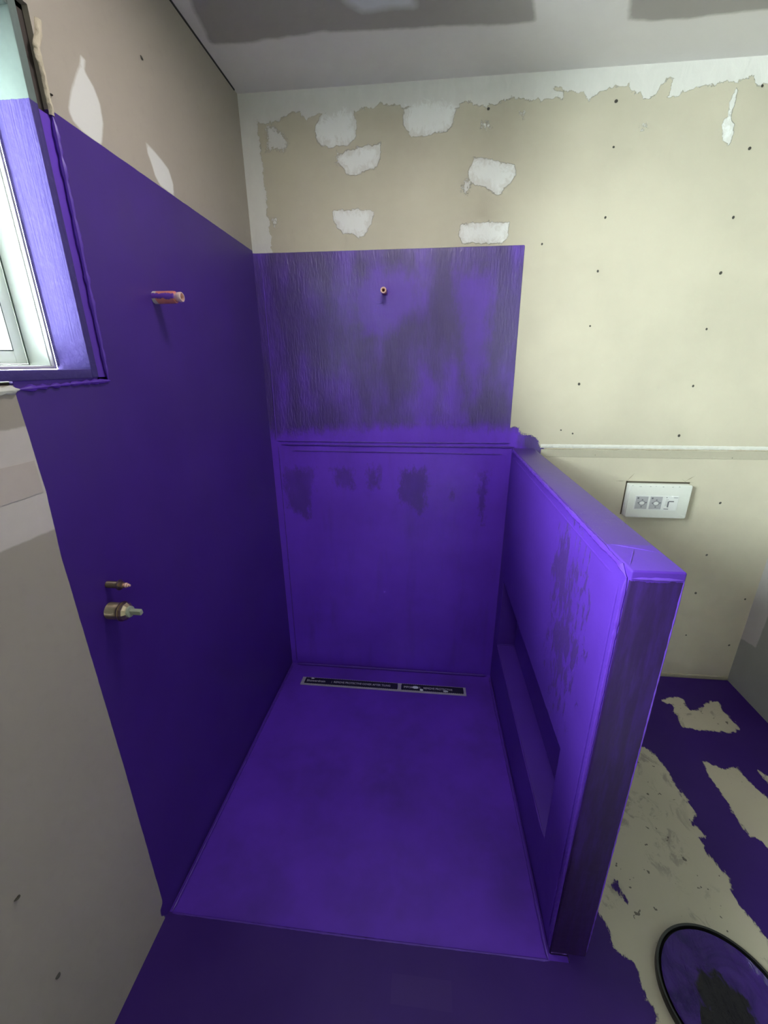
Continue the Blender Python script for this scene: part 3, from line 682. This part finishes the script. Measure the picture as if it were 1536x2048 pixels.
# ------------------------------------------------------------------ window
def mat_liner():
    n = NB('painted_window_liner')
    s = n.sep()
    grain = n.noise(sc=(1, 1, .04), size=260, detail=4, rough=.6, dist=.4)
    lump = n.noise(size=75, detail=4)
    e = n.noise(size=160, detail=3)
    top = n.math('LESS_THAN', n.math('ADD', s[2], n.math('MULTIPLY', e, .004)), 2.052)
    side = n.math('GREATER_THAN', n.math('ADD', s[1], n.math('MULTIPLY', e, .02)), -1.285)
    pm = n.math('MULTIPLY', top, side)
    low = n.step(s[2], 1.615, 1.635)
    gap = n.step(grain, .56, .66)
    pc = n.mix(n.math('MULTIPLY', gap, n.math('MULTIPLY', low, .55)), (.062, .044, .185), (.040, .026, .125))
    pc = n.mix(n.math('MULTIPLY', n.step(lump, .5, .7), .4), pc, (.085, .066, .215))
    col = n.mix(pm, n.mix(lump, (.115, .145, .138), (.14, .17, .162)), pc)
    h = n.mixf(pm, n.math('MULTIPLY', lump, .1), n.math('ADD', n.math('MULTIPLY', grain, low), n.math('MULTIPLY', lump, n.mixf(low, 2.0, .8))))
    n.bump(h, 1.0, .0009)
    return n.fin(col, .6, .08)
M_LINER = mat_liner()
def mat_glass():
    n = NB('clear_glass')
    tr = n.t.nodes.new('ShaderNodeBsdfTransparent'); gl = n.t.nodes.new('ShaderNodeBsdfGlossy'); mx = n.t.nodes.new('ShaderNodeMixShader'); fr = n.t.nodes.new('ShaderNodeFresnel')
    gl.inputs['Roughness'].default_value = .02; fr.inputs['IOR'].default_value = 1.35
    tr.inputs['Color'].default_value = (.94, .98, .97, 1)
    n.t.links.new(fr.outputs[0], mx.inputs[0]); n.t.links.new(tr.outputs[0], mx.inputs[1]); n.t.links.new(gl.outputs[0], mx.inputs[2])
    n.t.links.new(mx.outputs[0], n.out.inputs[0])
    return n.m
M_GLASS = mat_glass()
window = empty('window_1', (-.05, (WY0+WY1)/2, WZ0))
tag(window, 'white framed window in the left wall with purple painted timber reveal', 'window', kind='structure')
def wpart(name, boxes, mat, bev=.0015, parent=window):
    bm = bmesh.new()
    for b in boxes: add_box(bm, *b, bev)
    o = obj(name, bm, mat, None, smooth=True)
    o.parent = parent; o.matrix_parent_inverse = Matrix.Translation(-Vector((-.05, (WY0+WY1)/2, WZ0)))
    return o
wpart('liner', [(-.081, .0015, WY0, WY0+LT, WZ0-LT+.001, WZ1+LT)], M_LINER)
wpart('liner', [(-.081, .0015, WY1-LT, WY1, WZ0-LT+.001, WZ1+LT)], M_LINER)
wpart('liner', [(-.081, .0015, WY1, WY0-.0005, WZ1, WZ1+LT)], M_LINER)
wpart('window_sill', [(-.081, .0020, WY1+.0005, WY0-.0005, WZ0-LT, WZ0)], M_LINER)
g = 0
def ring(xa, xb, ya, yb, za, zb, w):   # rectangular frame, ya>yb
    return [(xa, xb, ya-w, ya, za, zb), (xa, xb, yb, yb+w, za, zb), (xa, xb, yb+w, ya-w, za, za+w), (xa, xb, yb+w, ya-w, zb-w, zb)]
wpart('frame_flange', ring(-.089, -.080, WY0-.0005, WY1+.0005, WZ0+.0005, WZ1-.0005, .0065), plain('mauve_flange', (.52, .48, .52), .4))
wpart('window_frame', ring(-.160, -.089, WY0-.001, WY1+.001, WZ0+.001, WZ1-.001, .008), M_ALU)
wpart('window_gasket', ring(-.1395, -.1375, WY0-.009, WY1+.009, WZ0+.009, WZ1-.009, .0022), M_GASKET, bev=0.0)
wpart('window_sash', ring(-.158, -.139, WY0-.0115, WY1+.0115, WZ0+.0115, WZ1-.0115, .027), M_ALU)
wpart('window_gasket', ring(-.1425, -.1385, WY0-.0385, WY1+.0385, WZ0+.0385, WZ1-.0385, .0025), M_GASKET, bev=0.0)
wpart('window_pane', [(-.151, -.147, WY1+.036, WY0-.036, WZ0+.036, WZ1-.036)], M_GLASS, bev=0.0)

# ------------------------------------------------------------------ copper stub on the left wall
def hexprism(t0, t1, r, axis='x', bev=.001):
    bm = lathe([(t0, r*.93), (t0+bev, r), (t1-bev, r), (t1, r*.93)], axis, 6)
    return bm
PX, PZ = -.762, 1.752
def mat_stub():
    n = NB('painted_copper_sleeve')
    s = n.sep()
    nz = n.noise(size=95, detail=4, rough=.6)
    strip = n.math('SUBTRACT', .0065, n.math('ABSOLUTE', n.math('SUBTRACT', s[2], .002)))
    facing = n.math('LESS_THAN', s[1], 0.004)
    pm = n.math('MULTIPLY', n.mask(strip, nz, .007, .001), facing)
    base = n.mask(n.math('SUBTRACT', .012, s[0]), nz, .006, .002)
    col = n.mix(n.noise(size=60), (.85, .33, .24), (.66, .20, .15))
    col = n.mix(base, col, (.62, .56, .50))
    col = n.mix(pm, col, (.12, .04, .35))
    n.put(n.b.inputs['Metallic'], n.math('SUBTRACT', .35, n.math('MAXIMUM', pm, base), clamp=True))
    n.put(n.b.inputs['Base Color'], col); n.b.inputs['Roughness'].default_value = .36
    n.bump(n.math('ADD', nz, pm), 1.0, .0008)
    return n.m
pipe = empty('copper_pipe', (0.0, PX, PZ))
tag(pipe, 'thick copper pipe stub with open pale end, streaked with purple, on the left wall', 'pipe')
bm = lathe([(-.01, .0155), (.000, .0160), (.020, .0160), (.057, .0158), (.062, .0150), (.062, .0105), (.050, .0100)], 'x', 40, True, False)
obj('sleeve', bm, mat_stub(), pipe, smooth=True)
bm = lathe([(.030, .0095), (.0660, .0108), (.068, .0126), (.079, .0130), (.081, .0118), (.081, .0090), (.070, .0085), (.035, .0085)], 'x', 40, True, True)
ob = obj('pipe_end', bm, plain('pale_pipe_end', (.92, .66, .58), .26, metal=.5), pipe, smooth=True); ob['label'] = 'pale bright open pipe end'
bm = lathe([(.0345, .0084), (.0347, .0002)], 'x', 24, False, True); obj('bore', bm, M_DARK, pipe)

# copper outlet on the back wall
pipe2 = empty('copper_pipe', (0.566, 0.0, 1.863))
tag(pipe2, 'small round copper outlet pipe sticking out of the purple back wall', 'pipe')
bm = lathe([(.01, .0095), (-.045, .0098), (-.050, .0100), (-.052, .0092), (-.052, .0062), (-.048, .0052), (-.02, .0050)], 'y', 36, True, False)
obj('pipe_body', bm, M_COPPER, pipe2, smooth=True)
bm = lathe([(-.044, .0099), (-.046, .0122), (-.053, .0126), (-.0555, .0115), (-.0555, .0068), (-.052, .0055)], 'y', 36, False, False)
ob = obj('pipe_rim', bm, M_COPPER_CUT, pipe2, smooth=True)
bm = lathe([(-.0205, .0051), (-.0206, .0002)], 'y', 20, False, True); obj('bore', bm, plain('red_bore', (.25, .05, .03), .5), pipe2)
ridge('paint_collar', [(.013*math.cos(a), -.001, .013*math.sin(a)) for a in np.linspace(0, 2*math.pi, 30)], .003, M_PURPLE_DARK, pipe2, step=.003)

# ------------------------------------------------------------------ mixer bodies low on the left wall
def thread(bm, x0, x1, r, pitch=.0016):
    n = int((x1-x0)/pitch); prof = []
    for k in range(n): prof += [(x0+k*pitch, r), (x0+(k+.5)*pitch, r*1.045)]
    prof.append((x1, r)); return prof
sp = empty('tap_spindle', (0.0, -1.158, 1.074))
tag(sp, 'thin brass tap spindle sticking out of the purple wall above the mixer cartridge', 'tap spindle')
obj('threaded_body', lathe([(-.01, .0085)]+thread(None, 0, .033, .0082)+[(.034, .0075)], 'x', 28), M_BRASS_DK, sp, smooth=True)
obj('collar', lathe([(.030, .0082), (.031, .0128), (.0335, .0128), (.0345, .0090)], 'x', 28), M_BRASS_DK, sp, smooth=True)
obj('nut', hexprism(.0335, .043, .0078), M_BRASS, sp)
obj('stem', lathe([(.042, .0040), (.047, .0040), (.0475, .0062), (.050, .0062), (.051, .0045), (.0545, .0045), (.055, .0030), (.059, .0028)], 'x', 20), M_COPPER_CUT, sp, smooth=True)
mx = empty('mixer_cartridge', (0.0, -1.170, 1.008))
tag(mx, 'brass shower mixer body with grey plastic stem on the purple wall below the spindle', 'mixer valve')
obj('threaded_body', lathe([(-.01, .0205)]+thread(None, 0, .033, .0200)+[(.034, .0190)], 'x', 48), M_BRASS_DK, mx, smooth=True)
obj('collar_ring', lathe([(.0325, .0195), (.033, .0245), (.0350, .0248), (.0358, .0215)], 'x', 48), M_BRASS_DK, mx, smooth=True)
obj('retaining_nut', lathe([(.035, .0215), (.036, .0220), (.044, .0220), (.0450, .0210), (.050, .0170), (.052, .0135), (.0525, .008)], 'x', 10), M_BRASS, mx)
obj('cartridge_cap', lathe([(.050, .0145), (.055, .0135), (.056, .0090)], 'x', 32), M_NYLON, mx, smooth=True)
bm = bmesh.new(); add_box(bm, .054, .083, -.0052, .0052, -.0062, .0062, .0012)
st = obj('stem', bm, M_NYLON, mx, smooth=True); st.rotation_euler = (math.radians(12), 0, 0)

# ------------------------------------------------------------------ strip drain
dr = empty('strip_drain', (0.556, -.152, shower_z(-.152)))
tag(dr, 'long narrow steel strip drain with black protective film across the shower floor', 'drain')
dr.rotation_euler = (-math.atan(.05), 0, math.radians(.0))
DLn, DWd = .908, .062
bm = bmesh.new()
for b in ((-DLn/2, DLn/2, DWd/2-.009, DWd/2), (-DLn/2, DLn/2, -DWd/2, -DWd/2+.015), (-DLn/2, -DLn/2+.018, -DWd/2+.015, DWd/2-.009), (DLn/2-.012, DLn/2, -DWd/2+.015, DWd/2-.009), (.086, .104, -DWd/2+.015, DWd/2-.009)):
    add_box(bm, b[0], b[1], b[2], b[3], -.004, .0045, .0008, 1)
obj('drain_frame', bm, M_STEEL, dr)
def film(name, xa, xb):
    bm = bmesh.new(); ya, yb = -DWd/2+.0125, DWd/2-.0065; n = int((xb-xa)/.0105); top = []; bot = []
    for k in range(2*n+1):
        x = xa+(xb-xa)*k/(2*n); d = .0035 if k % 2 else 0
        top.append((x, yb+d)); bot.append((x, ya-d))
    up_ = [[bm.verts.new((x, y, z)) for (x, y) in top] for z in (.0042, .0056)]
    lo = [[bm.verts.new((x, y, z)) for (x, y) in bot] for z in (.0042, .0056)]
    for k in range(2*n):
        bm.faces.new((up_[1][k], up_[1][k+1], lo[1][k+1], lo[1][k])); bm.faces.new((up_[0][k], up_[0][k+1], up_[1][k+1], up_[1][k])); bm.faces.new((lo[0][k], lo[0][k+1], lo[1][k+1], lo[1][k]))
    return obj(name, bm, M_FILM, dr)
f1 = film('film_strip', -DLn/2+.020, .084); f2 = film('film_strip', .106, DLn/2-.014)
def text_mesh(name, body, size, mat, parent, loc, rot=(0, 0, 0), xs=1.0):
    cu = bpy.data.curves.new('t', 'FONT'); cu.body = body; cu.size = size; cu.extrude = .0002; cu.align_x = 'LEFT'; cu.align_y = 'CENTER'
    t = bpy.data.objects.new('t', cu); COL.objects.link(t)
    bpy.context.view_layer.update()
    me = bpy.data.meshes.new_from_object(t.evaluated_get(bpy.context.evaluated_depsgraph_get()))
    bpy.data.objects.remove(t); bpy.data.curves.remove(cu)
    me.materials.clear(); me.materials.append(mat)
    o = bpy.data.objects.new(name, me); COL.objects.link(o); o.parent = parent; o.location = loc; o.rotation_euler = rot; o.scale = (xs, 1, 1)
    return o
text_mesh('printed_text', 'Showerdrain', .024, M_PRINT, f1, (-.425, .001, .0059), xs=.86)
text_mesh('printed_text', '|  REMOVE PROTECTIVE COVER AFTER TILING', .020, M_PRINT, f1, (-.285, .001, .0059), xs=.80)
text_mesh('printed_text', 'IMPORTANT:   REMOVE PROTECTIVE', .020, M_PRINT, f2, (.118, .001, .0059), xs=.80)
for k, (x, y, r1, r2) in enumerate(((.182, .003, .017, .010), (.215, -.014, .010, .009), (.345, -.012, .014, .006), (-.395, .020, .010, .004))):
    bm = bmesh.new(); bmesh.ops.create_uvsphere(bm, u_segments=20, v_segments=8, radius=1)
    for v in bm.verts:
        w_ = 1+.25*mnoise.noise(v.co*1.6+Vector((k*3, 0, 0))); v.co = Vector((v.co.x*r1*w_, v.co.y*r2*w_, v.co.z*.0018))
    o = obj('splash', bm, M_SPLASH if k < 3 else M_PRINT, dr, smooth=True); o.location = (x, y, .006)

# ------------------------------------------------------------------ boxed outlet on the back wall
bx = empty('wall_box', (1.83, 0, .967))
tag(bx, 'white plastic box with printed diagram sticker set into the beige back wall', 'wall box')
def rrect(x0, x1, z0, z1, y0, y1, r, seg=6):
    bm = bmesh.new(); pts = []
    for cx, cz, a0 in ((x1-r, z1-r, 0), (x0+r, z1-r, 90), (x0+r, z0+r, 180), (x1-r, z0+r, 270)):
        for k in range(seg+1):
            a = math.radians(a0+90*k/seg); pts.append((cx+r*math.cos(a), cz+r*math.sin(a)))
    e = .003
    rings = []
    cx, cz = (x0+x1)/2, (z0+z1)/2
    for y, ins in ((y1, 0), (y0+e, 0), (y0+e*.3, e*.3), (y0, e)):
        rings.append([bm.verts.new((cx+(x-cx)*(1-ins/((x1-x0)/2)), y, cz+(z-cz)*(1-ins/((z1-z0)/2)))) for x, z in pts])
    n = len(pts)
    for a, b in zip(rings, rings[1:]):
        for i in range(n): bm.faces.new((a[i], a[(i+1) % n], b[(i+1) % n], b[i]))
    bm.faces.new(rings[0]); bm.faces.new(rings[-1])
    return bm
ob = obj('box_body', rrect(-.133, .133, -.077, .079, -.027, .01, .004), M_WHITEPL, bx, smooth=True)
ob = obj('front_plate', rrect(-.131, .137, -.080, .080, -.033, -.026, .008), M_WHITEPL, bx, smooth=True)
ob = obj('sticker', rrect(-.103, .090, -.043, .030, -.0338, -.0328, .002), M_STICK, bx)
for k, (xa, mt) in enumerate(((-.098, M_STICKG), (-.036, M_STICKG))):
    s_ = obj('sticker_square', rrect(xa, xa+.056, -.038, .026, -.0344, -.0336, .001), mt, ob)
    bm = bmesh.new(); cx, cz = xa+.030, -.008
    for dx, dz in ((-.016, .001), (.018, .003), (0, .016), (0, -.018)):
        add_box(bm, cx+dx-.003, cx+dx+.003, -.0348, -.0343, cz+dz-.0022, cz+dz+.0022)
    add_box(bm, xa+.007, xa+.014, -.0348, -.0343, .012, .020)
    b2 = lathe([(-.0343, .0145), (-.0347, .0145), (-.0347, .0125), (-.0343, .0125)], 'y', 24, False, False)
    for v in b2.verts: v.co.x = v.co.x*1.0+cx; v.co.z = v.co.z*.8+cz
    t_ = bpy.data.meshes.new('t'); b2.to_mesh(t_); b2.free(); bm.from_mesh(t_); bpy.data.meshes.remove(t_)
    obj('diagram', bm, M_INK, ob)
    b2 = lathe([(-.0343, .0105), (-.0349, .0105)], 'y', 24)
    for v in b2.verts: v.co.x += cx; v.co.z = v.co.z*.75+cz
    obj('diagram_disc', b2, M_STICK, ob)
bm = bmesh.new()
add_box(bm, .044, .050, -.0342, -.0337, -.026, .002); add_box(bm, .048, .070, -.0342, -.0337, .0, .005); add_box(bm, .032, .052, -.0342, -.0337, -.036, -.033); add_box(bm, .066, .084, -.0342, -.0337, .020, .022); add_box(bm, .034, .038, -.0342, -.0337, .019, .023)
for k in range(5): add_box(bm, .034, .046-.002*(k % 2), -.0342, -.0337, .010-k*.007, .0112-k*.007)
obj('diagram', bm, M_INK, ob)
# marks of wear on the top edge
rnd = random.Random(8)
for k in range(7):
    xx = -.118+k*.034+rnd.uniform(-.01, .01); zz = .069+rnd.uniform(0, .004)
    box('scuff_mark', xx, xx+rnd.uniform(.003, .010), -.0334, -.0328, zz, zz+rnd.uniform(.001, .0022), M_INK, bx)
# saw cut round the box, overrun lines
bm = bmesh.new()
add_box(bm, -.139, .139, -.0006, .004, .079, .087); add_box(bm, -.139, -.1335, -.0006, .004, -.077, .087)
sc_ = obj('saw_cut', bm, plain('cut_edge', (.08, .065, .045), .9), wall_back); sc_.location = (1.83, 0, .967)
for pts in ([(1.695, 0, 1.056), (1.722, 0, 1.092)], [(1.645, 0, 1.053), (1.69, 0, 1.054)], [(1.945, 0, 1.056), (1.985, 0, 1.085)], [(1.93, 0, 1.068), (1.955, 0, 1.052)], [(1.96, 0, 1.054), (1.985, 0, 1.053)]):
    ridge('saw_scratch', pts, .0009, plain('scratch', (.22, .18, .12), .9) if 'scratch' not in bpy.data.materials else bpy.data.materials['scratch'], wall_back, seg=5, jit=.5)

# ------------------------------------------------------------------ paint lid on the floor
lid = empty('bucket_lid', (1.594, -1.286, FZ))
tag(lid, 'round black plastic bucket lid smeared with wet purple paint on the beige floor', 'bucket lid')
LR = .1605
bm = lathe([(.0, LR-.004), (.000, LR), (.017, LR+.0005), (.0205, LR-.001), (.021, LR-.0035), (.0195, LR-.0065), (.0060, LR-.0080), (.0045, LR-.010), (.0045, .001)], 'z', 96, True, True)
obj('lid_shell', bm, M_BLACKPL, lid, smooth=True)
def mat_wet():
    n = NB('wet_purple_paint_on_lid')
    a = n.noise(sc=(1, 1, 1), size=9, detail=4, dist=1.5)
    s = n.sep()
    b = n.noise(sc=(1.0, .35, 1), size=38, detail=5, rough=.6, dist=1.0)
    e1 = n.ell(s[0], s[1], -.005, -.01, .085, .10); e2 = n.ell(s[0], s[1], -.060, -.075, .035, .07)
    dk = n.math('MAXIMUM', n.step(n.math('ADD', e1, n.math('MULTIPLY', b, 1.1)), .80, .98), n.step(n.math('ADD', e2, n.math('MULTIPLY', b, .4)), .30, .36))
    c = n.mix(n.step(a, .35, .65), (.050, .018, .185), (.026, .009, .105))
    c = n.mix(dk, c, (.012, .010, .016))
    n.bump(n.math('ADD', n.math('MULTIPLY', b, 1.0), a), 1.0, .006)
    return n.fin(c, .12, .22)
bm = bmesh.new(); rings = []
for k in range(28):
    rr = (LR-.0135)*k/27
    ring_ = []
    for i in range(96):
        a = 2*math.pi*i/96; x, y = rr*math.cos(a), rr*math.sin(a)
        z = .0062+.0016*mnoise.noise(Vector((x*25, y*25, 0)))+.0008*mnoise.noise(Vector((x*70, y*70, 4)))
        if k > 23: z += (k-23)**2*.0006
        ring_.append(bm.verts.new((x, y, z)) if k else None)
    rings.append(ring_)
c0 = bm.verts.new((0, 0, .007))
for i in range(96): bm.faces.new((c0, rings[1][i], rings[1][(i+1) % 96]))
for a, b in zip(rings[1:], rings[2:]):
    for i in range(96): bm.faces.new((a[i], a[(i+1) % 96], b[(i+1) % 96], b[i]))
obj('wet_paint', bm, mat_wet(), lid, smooth=True)

# ------------------------------------------------------------------ fill light added over the shower, unseen above the view
LX, LY = 0.66, -0.95
cl = empty('added_fill_light', (LX, LY, CZ))
tag(cl, 'round white fill light added above the shower, out of view', 'fill light')
obj('fill_housing', lathe([(0, .18), (-.028, .18), (-.034, .176), (-.034, .160), (-.030, .157)], 'z', 48, True, False), M_WHITEPL, cl, smooth=True)
dm = NB('fill_opal'); dm.fin((.85, .84, .82), .4); dm.b.inputs['Emission Color'].default_value = (1, .93, .87, 1); dm.b.inputs['Emission Strength'].default_value = .6
obj('fill_diffuser', lathe([(-.028, .158), (-.0335, .154), (-.0345, .05), (-.0345, .001)], 'z', 48, False, True), dm.m, cl, smooth=True)
ld = bpy.data.lights.new('fill_lamp', 'AREA'); ld.shape = 'DISK'; ld.size = .30; ld.energy = FILL_WATT; ld.color = (1, .945, .90)
lo = bpy.data.objects.new('fill_lamp', ld); COL.objects.link(lo); lo.location = (0, 0, -.038); lo.parent = cl
